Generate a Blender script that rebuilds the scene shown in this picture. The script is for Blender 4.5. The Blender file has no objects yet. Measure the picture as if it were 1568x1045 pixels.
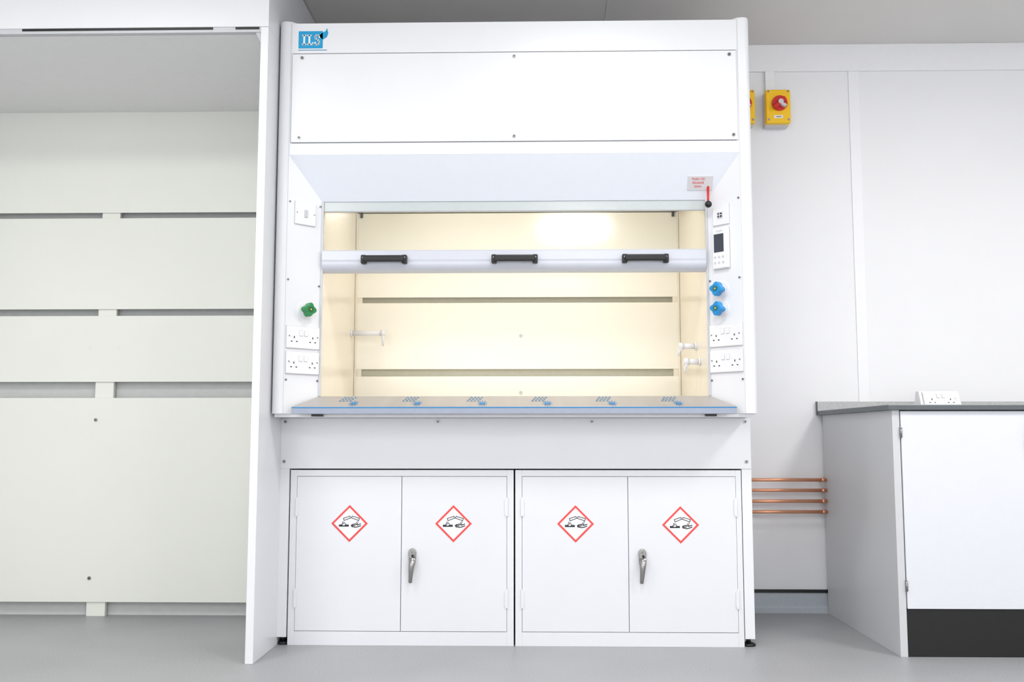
import bpy, math, random
from mathutils import Matrix, Vector
random.seed(4)
sc = bpy.context.scene
sc.view_settings.view_transform = 'Standard'
sc.view_settings.look = 'None'
sc.view_settings.exposure = 0.0

# ------------------------------------------------------------------ materials
def lin(c):
    return tuple(((v/255)/12.92 if v/255 <= .04045 else ((v/255+.055)/1.055)**2.4) for v in c)
def mat(name, rgb, rough=.5, metal=0.0, noise=0.0, nscale=40, bump=0.0, bscale=200, coat=0.0, emit=None, estr=0, stretch=None):
    m = bpy.data.materials.new(name); m.use_nodes = True
    nt = m.node_tree; b = nt.nodes['Principled BSDF']
    c = lin(rgb)+(1,)
    b.inputs['Base Color'].default_value = c
    b.inputs['Roughness'].default_value = rough
    b.inputs['Metallic'].default_value = metal
    b.inputs['Coat Weight'].default_value = coat
    tc = nt.nodes.new('ShaderNodeTexCoord')
    mp = nt.nodes.new('ShaderNodeMapping')
    nt.links.new(tc.outputs['Object'], mp.inputs['Vector'])
    if stretch: mp.inputs['Scale'].default_value = stretch
    if noise > 0:
        n = nt.nodes.new('ShaderNodeTexNoise'); n.inputs['Scale'].default_value = nscale
        n.inputs['Detail'].default_value = 4
        r = nt.nodes.new('ShaderNodeValToRGB')
        r.color_ramp.elements[0].position = .35; r.color_ramp.elements[1].position = .65
        r.color_ramp.elements[0].color = tuple(max(0, v*(1-noise)) for v in c[:3])+(1,)
        r.color_ramp.elements[1].color = tuple(min(1, v*(1+noise)) for v in c[:3])+(1,)
        nt.links.new(mp.outputs[0], n.inputs['Vector'])
        nt.links.new(n.outputs['Fac'], r.inputs[0]); nt.links.new(r.outputs[0], b.inputs['Base Color'])
    if bump > 0:
        n2 = nt.nodes.new('ShaderNodeTexNoise'); n2.inputs['Scale'].default_value = bscale
        bp = nt.nodes.new('ShaderNodeBump'); bp.inputs['Strength'].default_value = bump
        bp.inputs['Distance'].default_value = .002
        nt.links.new(mp.outputs[0], n2.inputs['Vector'])
        nt.links.new(n2.outputs['Fac'], bp.inputs['Height']); nt.links.new(bp.outputs[0], b.inputs['Normal'])
    if emit:
        b.inputs['Emission Color'].default_value = lin(emit)+(1,)
        b.inputs['Emission Strength'].default_value = estr
    return m

WHITE = mat('powder_coat_white', (230,231,234), .28, noise=.006, nscale=6)
DOORW = mat('cabinet_white', (227,228,232), .3, noise=.006, nscale=5)
SOFF = mat('soffit_white', (228,232,240), .35, noise=.005)
LINER = mat('liner_cream', (232,225,211), .25, noise=.01, nscale=3)
LINERB = mat('baffle_cream', (241,238,228), .16, noise=.01, nscale=3)
SLOTSH = mat('slot_shade', (212,209,190), .7, noise=.02)  # darker cream on the back liner, shade of the baffle slots in its colour
WPAN = mat('walkin_panel', (237,238,230), .42, noise=.008, nscale=3)
WSHADE = mat('walkin_slot_shade', (205,207,205), .6, noise=.02)  # greyer than the panels: slot shade put into the colour
WROOF = mat('walkin_roof', (234,234,234), .5, noise=.01)
PLAST = mat('plastic_white', (234,234,237), .3, noise=.004)
OUTL = mat('outlet_white', (222,223,230), .25, noise=.004)
GREYL = mat('trim_grey', (196,198,202), .4, noise=.01)
SEAM = mat('seam_grey', (165,166,170), .6, noise=.02)
DARK = mat('gap_dark', (80,80,82), .6, noise=.05)
BLACK = mat('black_plastic', (18,18,20), .45, noise=.1)
CHROME = mat('chrome', (165,163,161), .2, 1.0, noise=.03)
STEEL = mat('screw_steel', (150,150,152), .3, 1.0, noise=.05)
FILM = mat('steel_with_film', (172,168,166), .32, .25, noise=.04, nscale=3, stretch=(6,1,1))
SILLF = mat('sill_front', (152,160,176), .35, .2, noise=.02)
TEAL = mat('teal_print', (20,125,185), .4, noise=.02)
TEALP = mat('teal_print_pale', (75,130,170), .5, noise=.02)
SASHB = mat('sash_bar', (200,203,212), .3, .1, noise=.01)
SASHR = mat('sash_rail', (190,196,196), .2, noise=.01)
GREEN = mat('knob_green', (30,130,70), .35, noise=.03)
GREEND = mat('knob_green_disc', (20,95,50), .35, noise=.03)
BLUE = mat('knob_blue', (20,140,205), .35, noise=.03)
BLUED = mat('knob_blue_disc', (30,110,120), .35, noise=.03)
LOGO = mat('logo_blue', (0,150,200), .4, noise=.01)
RED = mat('red_paint', (205,30,30), .35, noise=.03)
SIGNR = mat('sign_red', (232,72,68), .45, noise=.02)
SIGNK = mat('sign_black', (28,28,32), .5, noise=.05)
YEL = mat('isolator_yellow', (250,200,10), .4, noise=.02)
COPPER = mat('copper', (228,165,130), .35, .6, noise=.10, nscale=12, stretch=(1,8,8))
WALL = mat('wall_paint', (239,239,241), .55, noise=.006, nscale=3, bump=.05)
WTRIM = mat('wall_trim_white', (243,243,245), .45, noise=.006)
CEIL = mat('ceiling_paint', (222,220,217), .7, noise=.01, nscale=3)
COVE = mat('vinyl_coving', (180,187,195), .45, noise=.04, nscale=150)
BENCHS = mat('bench_carcass_grey', (202,203,205), .4, noise=.012, nscale=4)
BENCHD = mat('bench_door_white', (220,222,228), .35, noise=.005)
EDGE = mat('worktop_edge_dark', (88,94,98), .4, noise=.03)
SPECK = mat('worktop_speckle', (186,188,188), .4, noise=.16, nscale=260)
PLINTH = mat('plinth_black', (14,13,14), .55, noise=.06)
SCREEN = mat('screen_dark', (62,66,76), .15, noise=.03)
LABEL = mat('label_grey', (208,206,208), .4, noise=.01)
LAMP = mat('lamp_diffuser', (255,245,220), .5, emit=(255,240,210), estr=3.0)
LAMPW = mat('led_panel_diffuser', (255,255,255), .5, emit=(255,255,255), estr=4.0)

def floor_mat():
    m = bpy.data.materials.new('vinyl_floor'); m.use_nodes = True
    nt = m.node_tree; b = nt.nodes['Principled BSDF']
    tc = nt.nodes.new('ShaderNodeTexCoord')
    n1 = nt.nodes.new('ShaderNodeTexNoise'); n1.inputs['Scale'].default_value = 240; n1.inputs['Detail'].default_value = 3
    n2 = nt.nodes.new('ShaderNodeTexNoise'); n2.inputs['Scale'].default_value = 2.2; n2.inputs['Detail'].default_value = 5
    r1 = nt.nodes.new('ShaderNodeValToRGB')
    r1.color_ramp.elements[0].position = .38; r1.color_ramp.elements[0].color = lin((152,153,156))+(1,)
    r1.color_ramp.elements[1].position = .62; r1.color_ramp.elements[1].color = lin((178,179,181))+(1,)
    mx = nt.nodes.new('ShaderNodeMix'); mx.data_type = 'RGBA'; mx.blend_type = 'MULTIPLY'
    r2 = nt.nodes.new('ShaderNodeValToRGB')
    r2.color_ramp.elements[0].position = .3; r2.color_ramp.elements[0].color = (.9,.9,.9,1)
    r2.color_ramp.elements[1].position = .7; r2.color_ramp.elements[1].color = (1,1,1,1)
    mx.inputs[0].default_value = 1
    for n in (n1, n2): nt.links.new(tc.outputs['Object'], n.inputs['Vector'])
    nt.links.new(n1.outputs['Fac'], r1.inputs[0]); nt.links.new(n2.outputs['Fac'], r2.inputs[0])
    nt.links.new(r1.outputs[0], mx.inputs[6]); nt.links.new(r2.outputs[0], mx.inputs[7])
    nt.links.new(mx.outputs[2], b.inputs['Base Color'])
    b.inputs['Roughness'].default_value = .42
    return m
FLOOR = floor_mat()

def glass_mat():
    m = bpy.data.materials.new('sash_glass'); m.use_nodes = True
    nt = m.node_tree; nt.nodes.clear()
    o = nt.nodes.new('ShaderNodeOutputMaterial')
    t = nt.nodes.new('ShaderNodeBsdfTransparent'); t.inputs[0].default_value = (.96,.97,.965,1)
    g = nt.nodes.new('ShaderNodeBsdfGlossy'); g.inputs['Roughness'].default_value = .10
    f = nt.nodes.new('ShaderNodeFresnel'); f.inputs[0].default_value = 1.5
    mx = nt.nodes.new('ShaderNodeMixShader')
    nt.links.new(f.outputs[0], mx.inputs[0]); nt.links.new(t.outputs[0], mx.inputs[1])
    nt.links.new(g.outputs[0], mx.inputs[2]); nt.links.new(mx.outputs[0], o.inputs[0])
    return m
GLASS = glass_mat()

# ------------------------------------------------------------------ builders
STATE = {'M': Matrix.Identity(4), 'P': None}
def group(name):
    e = bpy.data.objects.new(name, None); e.empty_display_size = .1
    sc.collection.objects.link(e); STATE['P'] = e; STATE['M'] = Matrix.Identity(4)
    return e
def obj(name, verts, faces, m, smooth=False, bevel=0, seg=2, top=False):
    me = bpy.data.meshes.new(name)
    me.from_pydata([tuple(STATE['M'] @ Vector(v)) for v in verts], [], faces)
    me.validate(); me.update()
    import bmesh
    bm = bmesh.new(); bm.from_mesh(me); bmesh.ops.recalc_face_normals(bm, faces=bm.faces); bm.to_mesh(me); bm.free()
    me.materials.append(m)
    if smooth:
        for p in me.polygons: p.use_smooth = True
    o = bpy.data.objects.new(name, me); sc.collection.objects.link(o)
    if bevel > 0:
        md = o.modifiers.new('bevel', 'BEVEL'); md.width = bevel; md.segments = seg; md.limit_method = 'ANGLE'
        md.angle_limit = math.radians(40)
    if not top and STATE['P'] is not None: o.parent = STATE['P']
    return o
def box(name, x0, x1, y0, y1, z0, z1, m, bevel=0, seg=2, top=False):
    v = [(x, y, z) for x in (x0, x1) for y in (y0, y1) for z in (z0, z1)]
    f = [(0,1,3,2),(4,6,7,5),(0,4,5,1),(2,3,7,6),(0,2,6,4),(1,5,7,3)]
    return obj(name, v, f, m, False, bevel, seg, top)
def prism(name, pts, ax, a0, a1, m, bevel=0, smooth=False, seg=2):
    """ax = axis of extrusion; pts are (other two coords in xyz order)"""
    def mk(p, a):
        return {'x': (a, p[0], p[1]), 'y': (p[0], a, p[1]), 'z': (p[0], p[1], a)}[ax]
    n = len(pts)
    v = [mk(p, a0) for p in pts]+[mk(p, a1) for p in pts]
    f = [tuple(range(n)), tuple(range(2*n-1, n-1, -1))]+[(i, (i+1) % n, n+(i+1) % n, n+i) for i in range(n)]
    return obj(name, v, f, m, smooth, bevel, seg)
def ring(name, outer, inner, a0, a1, m):
    n = len(outer)
    v = []
    for a in (a0, a1):
        for p in outer+inner: v.append((p[0], a, p[1]))
    f = []
    N = 2*n
    for i in range(n):
        j = (i+1) % n
        f += [(i, j, n+j, n+i), (N+i, N+n+i, N+n+j, N+j), (i, N+i, N+j, j), (n+i, n+j, N+n+j, N+n+i)]
    return obj(name, v, f, m)
def tube(name, pts, rad, m, n=14, squash=None):
    pts = [Vector(p) for p in pts]
    if not isinstance(rad, (list, tuple)): rad = [rad]*len(pts)
    v = []; f = []
    for i, p in enumerate(pts):
        d = (pts[min(i+1, len(pts)-1)]-pts[max(i-1, 0)]).normalized()
        ref = Vector((0, 1, 0)) if abs(d.y) < .8 else Vector((1, 0, 0))
        a = d.cross(ref).normalized(); b = d.cross(a).normalized()
        s = squash or 1
        for k in range(n):
            t = 2*math.pi*k/n
            v.append(tuple(p+a*math.cos(t)*rad[i]+b*math.sin(t)*rad[i]*s))
    for i in range(len(pts)-1):
        for k in range(n):
            f.append((i*n+k, i*n+(k+1) % n, (i+1)*n+(k+1) % n, (i+1)*n+k))
    f.append(tuple(range(n))); f.append(tuple((len(pts)-1)*n+k for k in range(n)))
    o = obj(name, v, f, m, True)
    o.data.polygons[-1].use_smooth = False; o.data.polygons[-2].use_smooth = False
    return o
def disc(name, x, z, y0, y1, r, m, n=24):
    return prism(name, [(x+r*math.cos(2*math.pi*i/n), z+r*math.sin(2*math.pi*i/n)) for i in range(n)], 'y', y0, y1, m)
def screw(x, z, y, r=.0065):
    disc('screw', x, z, y-.0035, y+.002, r, STEEL, 12)
    disc('screw_socket', x, z, y-.004, y, r*.5, DARK, 6)
def stroke(name, pts, w, y, m, closed=False):
    """flat printed line in the local XZ plane"""
    v = []; f = []
    seq = pts+[pts[0]] if closed else pts
    for i in range(len(seq)-1):
        a = Vector(seq[i]); b = Vector(seq[i+1]); d = (b-a).normalized(); nn = Vector((-d.y, d.x))*w/2
        a = a-d*w*.25; b = b+d*w*.25
        k = len(v)
        for q in (a+nn, b+nn, b-nn, a-nn): v.append((q.x, y, q.y))
        f.append((k, k+1, k+2, k+3))
    return obj(name, v, f, m)
def text(name, s, x, z, y, size, m, align='CENTER', rot=0):
    cu = bpy.data.curves.new(name, 'FONT'); cu.body = s; cu.size = size; cu.align_x = align; cu.align_y = 'CENTER'
    cu.extrude = .0002; cu.materials.append(m)
    o = bpy.data.objects.new(name, cu); sc.collection.objects.link(o)
    o.matrix_world = STATE['M'] @ Matrix.Translation((x, y, z)) @ Matrix.Rotation(math.pi/2, 4, 'X') @ Matrix.Rotation(rot, 4, 'Z')
    if STATE['P'] is not None: o.parent = STATE['P']
    return o

# ------------------------------------------------------------------ room
STATE['P'] = None
WY = 4.60; CH = 2.68
box('floor', -3.4, 4.2, -2.2, WY+.1, -.08, 0, FLOOR, top=True)
box('ceiling', -3.4, 4.2, -2.2, WY+.1, CH, CH+.08, CEIL, top=True)
box('wall_back', -3.4, 4.2, WY, WY+.1, 0, CH, WALL, top=True)
box('wall_left', -3.5, -3.4, -2.2, WY+.1, 0, CH, WALL, top=True)
box('wall_right', 4.2, 4.3, -2.2, WY+.1, 0, CH, WALL, top=True)
box('trim_cornice', -.9, 4.2, WY-.014, WY, 2.547, CH, WTRIM, .002, top=True)
box('trim_panel_joint', 1.590, 1.640, WY-.006, WY, .1, 2.547, WTRIM, .001, top=True)
box('trim_panel_joint_right', 3.0, 3.05, WY-.006, WY, .1, 2.547, WTRIM, .001, top=True)
box('trim_cable_trunking', 1.19, 1.236, WY-.022, WY, 2.43, 2.547, WTRIM, .002, top=True)
pts = [(WY, 0), (WY-.035, 0), (WY-.028, .004), (WY-.012, .018), (WY-.006, .03), (WY-.004, .088), (WY, .088)]
prism('baseboard_back', pts, 'x', -3.4, 4.2, COVE)
box('trim_coving_cap', -3.4, 4.2, WY-.010, WY, .088, .102, BLACK, top=True)
box('trim_ceiling_seam', .40, .425, 2.0, WY-.02, CH-.003, CH, CEIL, top=True)

# ------------------------------------------------------------------ main fume hood
group('fume_hood')
F = 3.65; L = 3.84; HW = .91; SP = .86; IN = .752; FI = 3.755
for sgn, nm in ((-1, 'left'), (1, 'right')):
    arc = [(HW-.032+.032*math.cos(t), F+.032-.032*math.sin(t)) for t in [math.pi/2*i/8 for i in range(9)]]
    pr = [(HW, 4.54)]+arc+[(SP+.004, F), (SP, F), (IN, FI), (IN, 4.54)]
    pr = [(sgn*x, y) for x, y in pr]
    prism('pillar_'+nm, pr, 'z', .885, 2.405, WHITE)
    # thin seam between rounded post and pillar face
    box('post_seam_'+nm, min(sgn*SP, sgn*(SP+.0018)), max(sgn*SP, sgn*(SP+.0018)), F-.0004, F+.002, .886, 2.40, GREYL)
    tube('post_cap_'+nm, [(sgn*(HW-.026), F+.028, 2.404), (sgn*(HW-.026), F+.028, 2.409)], .024, WHITE)
# header boards
box('header_backing', -SP, SP, F+.012, FI+.02, 1.876, 2.39, GREYL)
box('header_strip', -SP+.002, SP-.002, F, F+.014, 2.2775, 2.398, WHITE, .0015)
box('header_access_panel', -SP+.006, SP-.006, F-.003, F+.014, 1.9235, 2.2740, WHITE, .002)
box('header_lower_band', -SP+.001, SP-.001, F, F+.014, 1.874, 1.920, WHITE, .001)
box('hood_roof', -HW+.01, HW-.01, F+.02, 4.54, 2.36, 2.385, WHITE)
for x in (-.816, .004, .828):
    screw(x, 2.258, F-.003); 
for x in (-.822, .004, .838):
    screw(x, 1.942, F-.003)
prism('canopy_soffit', [(F+.0005, 1.874), (FI, 1.716), (FI+.05, 1.716), (FI+.05, 1.874)], 'x', -SP, SP, SOFF)
# logo
yl = F-.0012
box('logo_panel', -.832, -.738, yl, F+.001, 2.297, 2.366, LOGO)
flame = [(-.752,2.345),(-.738,2.332),(-.722,2.342),(-.717,2.358),(-.722,2.378),(-.727,2.366),(-.737,2.361),(-.748,2.352)]
prism('logo_flame', flame, 'y', yl, F+.001, LOGO)
stroke('logo_letter_i', [(-.817,2.349),(-.803,2.349)], .005, yl-.0004, PLAST)
stroke('logo_letter_i', [(-.810,2.349),(-.810,2.313)], .007, yl-.0004, PLAST)
stroke('logo_letter_i', [(-.817,2.313),(-.803,2.313)], .005, yl-.0004, PLAST)
stroke('logo_letter_l', [(-.797,2.349),(-.783,2.349)], .005, yl-.0004, PLAST)
stroke('logo_letter_l', [(-.790,2.349),(-.790,2.313)], .007, yl-.0004, PLAST)
stroke('logo_letter_l', [(-.797,2.313),(-.777,2.313),(-.777,2.320)], .005, yl-.0004, PLAST)
stroke('logo_letter_s', [(-.751,2.340),(-.753,2.347),(-.760,2.350),(-.767,2.346),(-.767,2.338),(-.760,2.332),(-.752,2.327),(-.751,2.318),(-.757,2.312),(-.765,2.313),(-.768,2.321)], .006, yl-.0004, PLAST)
stroke('logo_strapline', [(-.832,2.290),(-.722,2.290)], .003, F-.0006, TEALP)

# pillar frames ---------------------------------------------------------------
plen = math.hypot(SP-IN, FI-F)
def panel_frame(side):
    a = Vector((SP-IN, FI-F, 0)).normalized()
    if side < 0:
        o = Vector((-SP, F, 0)); X = a; Y = Vector((-a.y, a.x, 0))
    else:
        a = Vector((a.x, -a.y, 0)); o = Vector((IN, FI, 0)); X = a; Y = Vector((-a.y, a.x, 0))
    M = Matrix.Identity(4)
    for i in range(3):
        M[i][0] = X[i]; M[i][1] = Y[i]; M[i][2] = (0, 0, 1)[i]; M[i][3] = o[i]
    return M
def socket(xc, zc, m=PLAST, w=.142, h=.084):
    box('socket_shadow_gap', xc-w/2-.0012, xc+w/2+.0012, -.002, .001, zc-h/2-.0012, zc+h/2+.0012, GREYL)
    box('socket_plate', xc-w/2, xc+w/2, -.009, .001, zc-h/2, zc+h/2, m, .003)
    for s in (-1, 1):
        cx = xc+s*.040; cz = zc-.010
        box('socket_pin_earth', cx-.0022, cx+.0022, -.0096, -.006, cz+.006, cz+.014, DARK)
        for q in (-1, 1):
            box('socket_pin', cx+q*.011-.0032, cx+q*.011+.0032, -.0096, -.006, cz-.008, cz-.0042, BLACK)
        box('socket_rocker', xc+s*.011-.0065, xc+s*.011+.0065, -.0125, -.008, zc+.006, zc+.026, PLAST, .0015)
        box('socket_rocker_gap', xc+s*.011-.0078, xc+s*.011+.0078, -.0094, -.008, zc+.0048, zc+.0272, GREYL)
        disc('socket_screw', xc+s*.061, zc+.004, -.0102, -.008, .003, STEEL, 10)
def knob(x, z, mk, md, rot=0):
    disc('valve_collar', x, z, -.006, 0, .030, PLAST, 32)
    disc('valve_boss', x, z, -.022, -.005, .017, PLAST, 24)
    pr = []
    for i in range(60):
        t = 2*math.pi*i/60
        r = .0235+.0035*math.cos(4*t+rot)
        pr.append((x+r*math.cos(t), z+r*math.sin(t)))
    prism('valve_knob', pr, 'y', -.048, -.018, mk, .003)
    disc('valve_knob_disc', x, z, -.0495, -.047, .011, md, 20)
    disc('valve_knob_dot', x, z, -.0502, -.049, .003, YEL, 12)
# left pillar
STATE['M'] = panel_frame(-1)
def S(px): return px*plen
box('switch_plate_gap', S(.20)-.001, S(.80)+.001, -.002, .001, 1.610, 1.701, GREYL)
box('switch_plate', S(.20), S(.80), -.008, .001, 1.611, 1.700, PLAST, .003)
box('switch_rocker', S(.20)+.038, S(.20)+.052, -.012, -.006, 1.640, 1.670, GREYL, .002)
for q in (.007, .083): disc('switch_screw', S(.20)+q, 1.656, -.0092, -.007, .003, STEEL, 10)
knob(S(.54), 1.280, GREEN, GREEND, .5)
socket(plen/2, 1.174); socket(plen/2, 1.077)
for a, z in ((.06,1.695),(.95,1.695),(.05,1.393),(.95,1.38),(.05,1.012),(.95,1.012)): screw(S(a), z, 0, .004)
# right pillar (local x runs from inner to outer edge)
STATE['M'] = panel_frame(1)
box('data_plate_gap', S(.19)-.001, S(.66)+.001, -.002, .001, 1.605, 1.684, GREYL)
box('data_plate', S(.19), S(.66), -.008, .001, 1.606, 1.683, PLAST, .003)
box('data_outlet', S(.34), S(.50), -.011, -.006, 1.632, 1.656, GREYL, .001)
box('data_port', S(.36), S(.48), -.0122, -.009, 1.636, 1.652, SIGNK)
stroke('data_port_cross', [(S(.36),1.644),(S(.48),1.644)], .003, -.0126, PLAST)
stroke('data_port_cross', [(S(.42),1.636),(S(.42),1.652)], .003, -.0126, PLAST)
box('controller_gap', S(.20)-.001, S(.66)+.001, -.003, .001, 1.435, 1.594, GREYL)
box('controller_body', S(.20), S(.66), -.018, .001, 1.436, 1.593, PLAST, .005, 3)
box('controller_screen', S(.26), S(.55), -.0188, -.016, 1.499, 1.570, SCREEN, .001)
text('controller_text', 'FLOW', S(.43), 1.580, -.0188, .010, GREYL)
for i in range(3):
    for j in range(2):
        disc('controller_button', S(.29+.12*i), 1.480-.022*j, -.0192, -.017, .0045, GREYL, 14)
knob(S(.40), 1.356, BLUE, BLUED, .6); knob(S(.40), 1.281, BLUE, BLUED, .6)
socket(plen/2, 1.180); socket(plen/2, 1.082)
for a, z in ((.94,1.70),(.05,1.395),(.92,1.395),(.05,1.012),(.95,1.012)): screw(S(a), z, 0, .004)

# soffit label and release pin
STATE['M'] = Matrix.Identity(4)
ang = math.atan2(FI-F, 1.874-1.716)
Ms = Matrix.Translation((0, F, 1.874)) @ Matrix.Rotation(ang, 4, 'X')
STATE['M'] = Ms
box('release_label', .672, .768, -.0025, .001, -.150, -.092, LABEL, .001)
for i, s in enumerate(('PUSH TO', 'RELEASE', 'SASH')):
    text('release_label_text', s, .712, -.104-.015*i, -.0032, .012, SIGNR)
STATE['M'] = Matrix.Identity(4)
tube('release_pin_shaft', [(.752, FI-.028, 1.772), (.750, FI-.036, 1.72), (.748, FI-.045, 1.693)], [.005, .0045, .004], RED)
import bmesh
def ball(name, c, r, m, sx=1, sy=1, sz=1):
    bm = bmesh.new(); bmesh.ops.create_uvsphere(bm, u_segments=20, v_segments=12, radius=r)
    v = [tuple(Vector((p.co.x*sx, p.co.y*sy, p.co.z*sz))+Vector(c)) for p in bm.verts]
    f = [tuple(q.index for q in fc.verts) for fc in bm.faces]; bm.free()
    return obj(name, v, f, m, True)
ball('release_pin_knob', (.748, FI-.05, 1.687), .0135, BLACK)

# interior ---------------------------------------------------------------------
IW = .750; BY = 4.47
box('liner_side_left', -IW-.002, -IW+.004, FI+.004, 4.53, .90, 2.05, LINER)
box('liner_side_right', IW-.004, IW+.002, FI+.004, 4.53, .90, 2.05, LINER)
box('liner_back', -IW, IW, BY+.024, 4.54, .90, 2.05, SLOTSH)
box('liner_roof', -IW, IW, FI+.03, 4.53, 2.03, 2.05, LINER)
box('hood_worktop', -IW, IW, FI+.02, 4.53, .905, .925, LINERB)
for z0, z1, nm in ((.94,1.073,'lower'), (1.106,1.412,'mid'), (1.438,1.833,'upper')):
    box('baffle_'+nm, -IW+.004, IW-.004, BY, BY+.006, z0, z1, LINERB, .001)
prism('baffle_canted', [(BY, 1.838), (BY-.13, 2.03), (BY-.124, 2.03), (BY+.006, 1.838)], 'x', -IW+.004, IW-.004, LINERB)
for s in (-1, 1):
    for z in (1.09, 1.425):
        box('baffle_spacer', s*(IW-.020)-.016, s*(IW-.020)+.016, BY+.002, BY+.05, z-.03, z+.03, LINER)
    box('baffle_clip', s*.722-.006, s*.722+.006, BY-.010, BY, 1.812, 1.836, BLACK, .001)
    box('liner_edge_strip', min(s*.745, s*.737), max(s*.745, s*.737), BY-.012, BY, .93, 1.833, LINER, .001)
for z in (1.259, .998): disc('baffle_screw', .018, z, BY-.003, BY, .008, GREYL, 16)
# luminaire
box('lamp_housing', -.62, .62, 3.86, 4.02, 2.005, 2.03, PLAST)
box('lamp_diffuser', -.60, .60, 3.875, 4.005, 1.998, 2.006, LAMP, .002)
# service outlets
def outlet(wall_x, tip_x, y, z, drop, lean=0):
    d = 1 if tip_x > wall_x else -1
    tube('outlet_flange', [(wall_x, y, z), (wall_x+d*.008, y, z)], .016, OUTL, 20)
    tube('outlet_arm', [(wall_x+d*.006, y, z), (tip_x-d*.012, y, z)], .0115, OUTL, 16)
    tube('outlet_head', [(tip_x-d*.020, y, z), (tip_x, y, z)], .014, OUTL, 16)
    tube('outlet_nozzle', [(tip_x-d*.010, y, z+.014), (tip_x-d*.010, y, z-.012), (tip_x-d*.010+lean*.5, y-.0, z-drop*.45), (tip_x-d*.010+lean, y, z-drop)], [.009, .009, .006, .0045], OUTL, 14)
outlet(-IW+.004, -.590, 4.37, 1.262, .058)
outlet(IW-.004, .672, 4.02, 1.168, .040, -.012)
outlet(IW-.004, .680, 3.94, 1.098, .046, -.008)

# sash -----------------------------------------------------------------------
box('sash_top_rail', -IW+.004, IW-.004, FI+.004, FI+.022, 1.678, 1.716, SASHR, .001)
box('sash_top_rail_lip', -IW+.004, IW-.004, FI+.002, FI+.006, 1.675, 1.679, SEAM)
box('sash_glass', -IW+.006, IW-.006, FI+.010, FI+.015, 1.50, 1.68, GLASS)
prof = [(FI+.020,1.520),(FI-.014,1.520),(FI-.018,1.516),(FI-.020,1.482),(FI-.018,1.474)]
prof += [(FI-.018+.038*(1-math.cos(t)), 1.470-.036*math.sin(t)) for t in [math.pi/2*i/10 for i in range(11)]]
prism('sash_bottom_bar', prof, 'x', -IW+.006, IW-.008, SASHB)
for xc in (-.500, .004, .506):
    z = 1.480; yb = FI-.019
    for s in (-1, 1):
        box('handle_foot', xc+s*.079-.010, xc+s*.079+.010, yb-.026, yb+.001, z-.017, z+.017, BLACK, .004)
        disc('handle_screw', xc+s*.079, z+.006, yb-.0275, yb-.025, .004, STEEL, 10)
    box('handle_grip', xc-.080, xc+.080, yb-.036, yb-.018, z-.011, z+.014, BLACK, .006, 3)
# side guide slots for sash
for s in (-1, 1):
    box('sash_guide', min(s*.7525, s*.744), max(s*.7525, s*.744), FI-.003, FI+.003, .955, 1.715, GREYL)

# sill -----------------------------------------------------------------------
fx = .828; rx = .748
v = [(-fx,F-.006,.882),(fx,F-.006,.882),(fx,F-.006,.911),(-fx,F-.006,.911),(-rx,FI-.004,.954),(rx,FI-.004,.954),(rx,FI-.004,.886),(-rx,FI-.004,.886)]
obj('sill_body', v, [(0,1,2,3),(3,2,5,4),(4,5,6,7),(0,7,6,1),(0,3,4,7),(1,6,5,2)], FILM, bevel=.003, seg=3)
box('sill_front_face', -fx+.001, fx-.001, F-.0085, F-.0055, .884, .904, SILLF)
box('sill_film_edge', -fx+.001, fx-.001, F-.0088, F-.0055, .9045, .9085, TEAL)
STATE['M'] = Matrix.Translation((0, F-.006, .911)) @ Matrix.Rotation(-math.atan2(.107, .043), 4, 'X')
for xc in (-.600, -.360, -.116, .128, .370, .616):
    cz = .030
    for k in range(5):
        t = math.pi*k/5+.3
        stroke('film_star', [(xc-.019*math.cos(t), cz-.030*math.sin(t)), (xc+.019*math.cos(t), cz+.030*math.sin(t))], .0026, -.0012, TEAL)
    stroke('film_star_core', [(xc-.006, cz), (xc+.006, cz)], .016, -.0014, TEAL)
    for r_ in range(3):
        for q in range(4):
            x0 = xc-.060+.013*q+.006*r_; z0 = .052+.018*r_
            stroke('film_print', [(x0, z0), (x0+.004, z0+.014), (x0+.008, z0)], .0024, -.0012, TEALP)
STATE['M'] = Matrix.Identity(4)
for s in (-1, 1): box('sill_bracket', s*.735-.02, s*.735+.02, F+.005, F+.03, .874, .886, BLACK)
box('hood_underside', -HW+.01, HW-.01, F+.03, 4.54, .872, .886, WHITE)

# base -----------------------------------------------------------------------
box('base_side_left', -.915, -.878, L, 4.50, .030, .872, WHITE, .0015)
box('base_side_right', .880, .918, L, 4.50, .030, .872, WHITE, .0015)
box('base_apron', -.9145, .9175, L-.004, L+.012, .674, .8715, WHITE, .002)
box('base_rear_rail', -.878, .880, 4.48, 4.50, .5, .86, WHITE)
for x in (-.897, -.298, .303, .897): screw(x, .857, L-.004)
for x in (-.899, .899): screw(x, .702, L-.004)
for x in (-.897, .899):
    for y in (3.875, 4.46):
        tube('foot_stem', [(x, y, .010), (x, y, .034)], .009, BLACK)
        tube('foot_pad', [(x, y, 0), (x, y, .007), (x, y, .013)], [.027, .027, .015], BLACK, 20)

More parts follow.
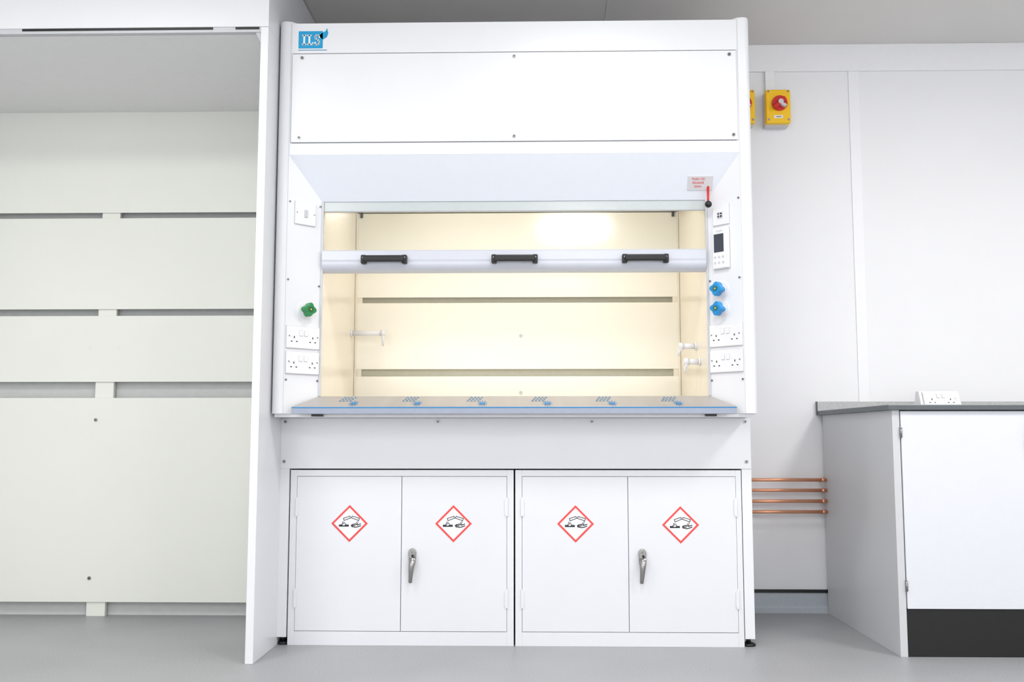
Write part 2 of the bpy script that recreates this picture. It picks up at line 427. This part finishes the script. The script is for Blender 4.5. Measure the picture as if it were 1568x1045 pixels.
# ------------------------------------------------------------------ corrosive cabinets
def hazard(xc, zc, y, h=.071):
    d = [(xc, zc+h), (xc+h, zc), (xc, zc-h), (xc-h, zc)]
    q = h*.86; e = [(xc, zc+q), (xc+q, zc), (xc, zc-q), (xc-q, zc)]
    prism('hazard_sign_face', e, 'y', y-.0006, y, PLAST)
    ring('hazard_sign_border', d, e, y-.0012, y, SIGNR)
    g = h
    P = lambda a, b: (xc+a*g, zc+b*g)
    yy = y-.0012
    prism('hazard_bar', [P(-.58,-.17), P(-.04,-.17), P(-.04,-.06), P(-.22,-.06), P(-.28,-.11), P(-.36,-.11), P(-.40,-.06), P(-.58,-.06)], 'y', yy, y, SIGNK)
    stroke('hazard_tube', [P(-.30,.16), P(-.34,.28), P(.02,.40), P(.06,.30), P(-.30,.16)], .0024, yy, SIGNK)
    stroke('hazard_tube', [P(.50,.16), P(.54,.28), P(.14,.40), P(.10,.30), P(.50,.16)], .0024, yy, SIGNK)
    for a, b in ((-.36,.10),(-.34,.02),(-.28,.06),(-.22,.0),(-.40,.0)):
        stroke('hazard_drop', [P(a,b), P(a-.01,b-.05)], .003, yy, SIGNK)
    for a, b in ((.46,.12),(.44,.02),(.38,.06)):
        stroke('hazard_drop', [P(a,b), P(a,b-.05)], .003, yy, SIGNK)
    stroke('hazard_hand', [P(.62,-.02), P(.44,-.08), P(.34,-.03), P(.20,-.04), P(.10,-.10), P(.22,-.12), P(.32,-.10)], .0034, yy, SIGNK)
    stroke('hazard_hand', [P(.10,-.10), P(.14,-.17), P(.34,-.20), P(.48,-.17), P(.62,-.12)], .0034, yy, SIGNK)
def cabinet(x0, d0, d1, d2, x1, signs, hx):
    yf = L
    group('acid_storage_cabinet')
    box('carcass', x0+.002, x1-.002, yf+.016, 4.40, .0, .667, DOORW)
    box('door_recess', x0+.01, x1-.01, yf+.009, yf+.018, .04, .66, GREYL)
    box('frame_left', x0, d0, yf, yf+.018, .0, .669, DOORW, .001)
    box('frame_right', d2, x1, yf, yf+.018, .0, .669, DOORW, .001)
    box('frame_top', d0, d2, yf, yf+.018, .645, .669, DOORW, .001)
    box('frame_bottom', d0, d2, yf, yf+.018, .0, .053, DOORW, .001)
    g = .0012
    box('door_1', d0+g, d1-g, yf-.002, yf+.012, .0548, .6433, DOORW, .0012)
    box('door_2', d1+g, d2-g, yf-.002, yf+.012, .0548, .6433, DOORW, .0012)
    for e, s in ((d0, 1), (d2, -1)):
        for z in (.527, .178):
            prism('hinge_knuckle', [(e-s*.004, z-.036), (e+s*.004, z-.036), (e+s*.009, z-.026), (e+s*.009, z+.026), (e+s*.004, z+.036), (e-s*.004, z+.036)], 'y', yf-.0065, yf, DOORW, .001)
    for x, z in signs: hazard(x, z, yf-.0022)
    # lever handle
    yh = yf-.002
    n = 20
    cap = [(hx+.0150*math.cos(t), .352+.017*math.sin(t)) for t in [math.pi*i/n for i in range(n+1)]]
    cap += [(hx-.013+.0, .315), (hx-.0085, .300), (hx+.0085, .300), (hx+.013, .315)]
    prism('handle_base', cap, 'y', yh-.014, yh, CHROME, .003, seg=3)
    disc('handle_lock', hx, .355, yh-.019, yh-.013, .0085, CHROME, 20)
    box('handle_keyway', hx-.001, hx+.001, yh-.0195, yh-.018, .351, .359, DARK)
    tube('handle_lever', [(hx+.003, yh-.012, .338), (hx+.002, yh-.024, .330), (hx, yh-.028, .310), (hx-.002, yh-.028, .285), (hx-.004, yh-.024, .258), (hx-.005, yh-.022, .242), (hx-.005, yh-.022, .239)], [.010, .0125, .012, .0100, .0082, .0072, .004], CHROME, 16, .7)
cabinet(-.873, -.847, -.437, -.028, -.002, ((-.639,.463), (-.235,.463)), -.393)
cabinet(.004, .030, .440, .856, .877, ((.237,.463), (.641,.460)), .492)

# ------------------------------------------------------------------ walk-in hood
group('walk_in_fume_hood')
box('side_panel_right', -.943, -.914, 3.52, 4.55, 0, 2.330, WHITE, .002)
box('side_panel_left', -2.77, -2.74, 3.52, 4.55, 0, 2.330, WHITE, .002)
box('bulkhead', -2.77, -.914, 3.52, 4.58, 2.331, 2.675, WHITE, .002)
box('roof_lining', -2.74, -.943, 3.55, 4.45, 2.312, 2.330, WROOF)
box('door_track', -2.74, -.943, 3.525, 3.545, 2.312, 2.331, GREYL)
box('door_track_slot', -1.85, -1.125, 3.523, 3.53, 2.322, 2.3305, BLACK)
box('door_track_slot', -2.70, -1.94, 3.523, 3.53, 2.322, 2.3305, BLACK)
box('door_track_slot', -1.04, -.95, 3.523, 3.53, 2.322, 2.3305, BLACK)
prism('track_bracket', [(-.945, 2.312), (-.945, 2.27), (-.965, 2.312)], 'y', 3.53, 3.55, GREYL)
WB = 4.42
box('slot_shade_backing', -2.74, -.943, WB+.045, WB+.08, 0, 2.31, WSHADE)  # sheet added behind the baffles, toned down to paint shade in the slots
for z0, z1, nm in ((.063,.974,'bottom'), (1.047,1.350,'lower'), (1.381,1.806,'middle'), (1.832,2.312,'upper')):
    box('baffle_'+nm, -2.738, -.945, WB, WB+.008, z0, z1, WPAN, .001)
for xc in (-1.882,):
    box('baffle_post', xc-.042, xc+.042, WB+.009, WB+.03, 0, 1.87, WPAN, .001)
for x, z in ((-1.912,.874), (-1.912,.168)): screw(x, z, WB, .008)
for x, z in ((-1.95,1.20), (-1.82,1.20)): disc('baffle_fixing', x, z, WB-.001, WB+.001, .008, WROOF, 16)

# ------------------------------------------------------------------ bench
group('lab_bench')
BF = 3.684
box('side_panel', 1.409, 1.436, BF+.002, WY-.036, 0, .897, BENCHS, .001)
box('carcass', 1.437, 3.2, BF+.022, WY-.036, .10, .895, BENCHD)
box('door_1', 1.440, 2.0, BF, BF+.020, .172, .893, BENCHD, .0015)
box('door_2', 2.004, 2.56, BF, BF+.020, .172, .893, BENCHD, .0015)
box('door_3', 2.564, 3.2, BF, BF+.020, .172, .893, BENCHD, .0015)
box('plinth', 1.436, 3.2, BF+.006, BF+.03, 0, .170, PLINTH)
box('worktop', 1.391, 3.22, BF-.014, WY-.001, .897, .916, EDGE, .002)
box('worktop_surface', 1.393, 3.218, BF-.012, WY-.002, .9158, .9172, SPECK)
box('upstand', 1.3915, 3.22, WY-.022, WY-.001, .916, .960, SPECK)
box('upstand_end', 1.389, 1.3918, WY-.0225, WY-.001, .900, .9605, EDGE)
for z in (.814, .255):
    box('hinge_plate', 1.434, 1.442, BF-.006, BF+.01, z-.02, z+.02, STEEL, .001)
    tube('hinge_barrel', [(1.438, BF-.005, z-.018), (1.438, BF-.005, z+.018)], .004, STEEL)
for hx in (1.905, 2.10, 2.66):
    tube('bow_handle', [(hx, BF, .838), (hx, BF-.018, .834), (hx, BF-.028, .82), (hx, BF-.028, .775), (hx, BF-.018, .761), (hx, BF, .757)], .005, STEEL)

Yp = 4.30
prism('socket_pod_body', [(Yp, .917), (Yp+.035, .998), (Yp+.07, .998), (Yp+.09, .917)], 'x', 1.762, 1.938, PLAST, .004)
tilt = math.atan2(.035, .081)
STATE['M'] = Matrix.Translation((1.850, Yp+.017, .957)) @ Matrix.Rotation(-tilt, 4, 'X')
socket(0, 0, PLAST, .150, .072)

# ------------------------------------------------------------------ isolators and pipes
def isolator(x0, x1, z0, z1):
    group('isolator_switch')
    y0 = WY-.085
    cx, cz = (x0+x1)/2+.004, (z0+z1)/2+.012
    box('enclosure_base', x0+.003, x1-.003, y0+.03, WY-.001, z0-.006, z1, LABEL, .004)
    box('enclosure_lid', x0, x1, y0, y0+.045, z0, z1, YEL, .006, 3)
    disc('dial_red', cx, cz, y0-.012, y0+.001, .036, RED, 32)
    STATE['M'] = Matrix.Translation((cx, y0-.012, cz)) @ Matrix.Rotation(math.radians(-42), 4, 'Y')
    box('dial_lever', -.040, .030, -.022, .001, -.010, .010, RED, .004)
    disc('dial_hub', 0, 0, -.024, 0, .012, LABEL, 16)
    STATE['M'] = Matrix.Translation((cx, y0-.012, cz)) @ Matrix.Rotation(math.radians(30), 4, 'Y')
    box('dial_padlock_tab', .006, .032, -.023, .001, -.012, .002, LABEL, .003)
    STATE['M'] = Matrix.Identity(4)
    for x in (x0+.012, x1-.012):
        for z in (z0+.016, z1-.010): disc('lid_screw', x, z, y0-.002, y0+.002, .005, STEEL, 12)
    box('rating_label', cx-.026, cx+.016, y0-.001, y0+.001, z0+.022, z0+.036, PLAST)
    stroke('rating_text', [(cx-.015, z0+.029), (cx+.006, z0+.029)], .003, y0-.0014, SIGNK)
isolator(1.175, 1.291, 2.270, 2.432)
isolator(1.008, 1.124, 2.270, 2.432)

group('copper_pipes')
for z in (.602, .555, .506, .458):
    tube('pipe', [(.93, 4.53, z), (1.407, 4.53, z)], .0078, COPPER, 16)
tube('pipe_coupling', [(.965, 4.53, .602), (1.005, 4.53, .602)], .0105, STEEL, 16)
for x in (1.385,):
    for z in (.602, .555, .506, .458):
        tube('pipe_clip', [(x, 4.53, z), (x+.012, 4.53, z)], .011, COPPER, 14)
        box('pipe_clip_stem', x+.002, x+.010, 4.53, WY, z-.004, z+.004, COPPER)

# ------------------------------------------------------------------ lights
def led(x, y, e):
    g = group('ceiling_light_panel')
    box('frame', x-.31, x+.31, y-.31, y+.31, CH-.012, CH, WTRIM, .002)
    box('diffuser', x-.29, x+.29, y-.29, y+.29, CH-.014, CH-.011, LAMPW)
    ld = bpy.data.lights.new('led_panel', 'AREA'); ld.shape = 'SQUARE'; ld.size = .56; ld.energy = e
    ld.color = (1, .985, .965)
    lo = bpy.data.objects.new('led_panel', ld); sc.collection.objects.link(lo)
    lo.location = (x, y, CH-.02); lo.parent = g
for x, y, e in ((.35, 2.3, 17), (-1.7, 2.1, 24), (2.4, 2.4, 32), (.45, -1.1, 34), (-1.7, -.1, 22), (2.4, -.6, 22)):
    led(x, y, e)
ld = bpy.data.lights.new('hood_lamp', 'AREA'); ld.shape = 'RECTANGLE'; ld.size = 1.15; ld.size_y = .12; ld.energy = 4.1
ld.color = (1, .94, .85)
lo = bpy.data.objects.new('hood_lamp', ld); sc.collection.objects.link(lo); lo.location = (0, 3.94, 1.992)
lo.parent = bpy.data.objects['fume_hood']
w = bpy.data.worlds.new('world'); sc.world = w; w.use_nodes = True
w.node_tree.nodes['Background'].inputs[0].default_value = (.95, .97, 1, 1)
w.node_tree.nodes['Background'].inputs[1].default_value = 2.1

# ------------------------------------------------------------------ camera
cd = bpy.data.cameras.new('camera'); cd.sensor_width = 36; cd.lens = 34.44
co = bpy.data.objects.new('camera', cd); sc.collection.objects.link(co)
co.location = (.076, 0, .80)
co.rotation_euler = (math.radians(90)+math.atan(146/1500), 0, .022)
sc.camera = co
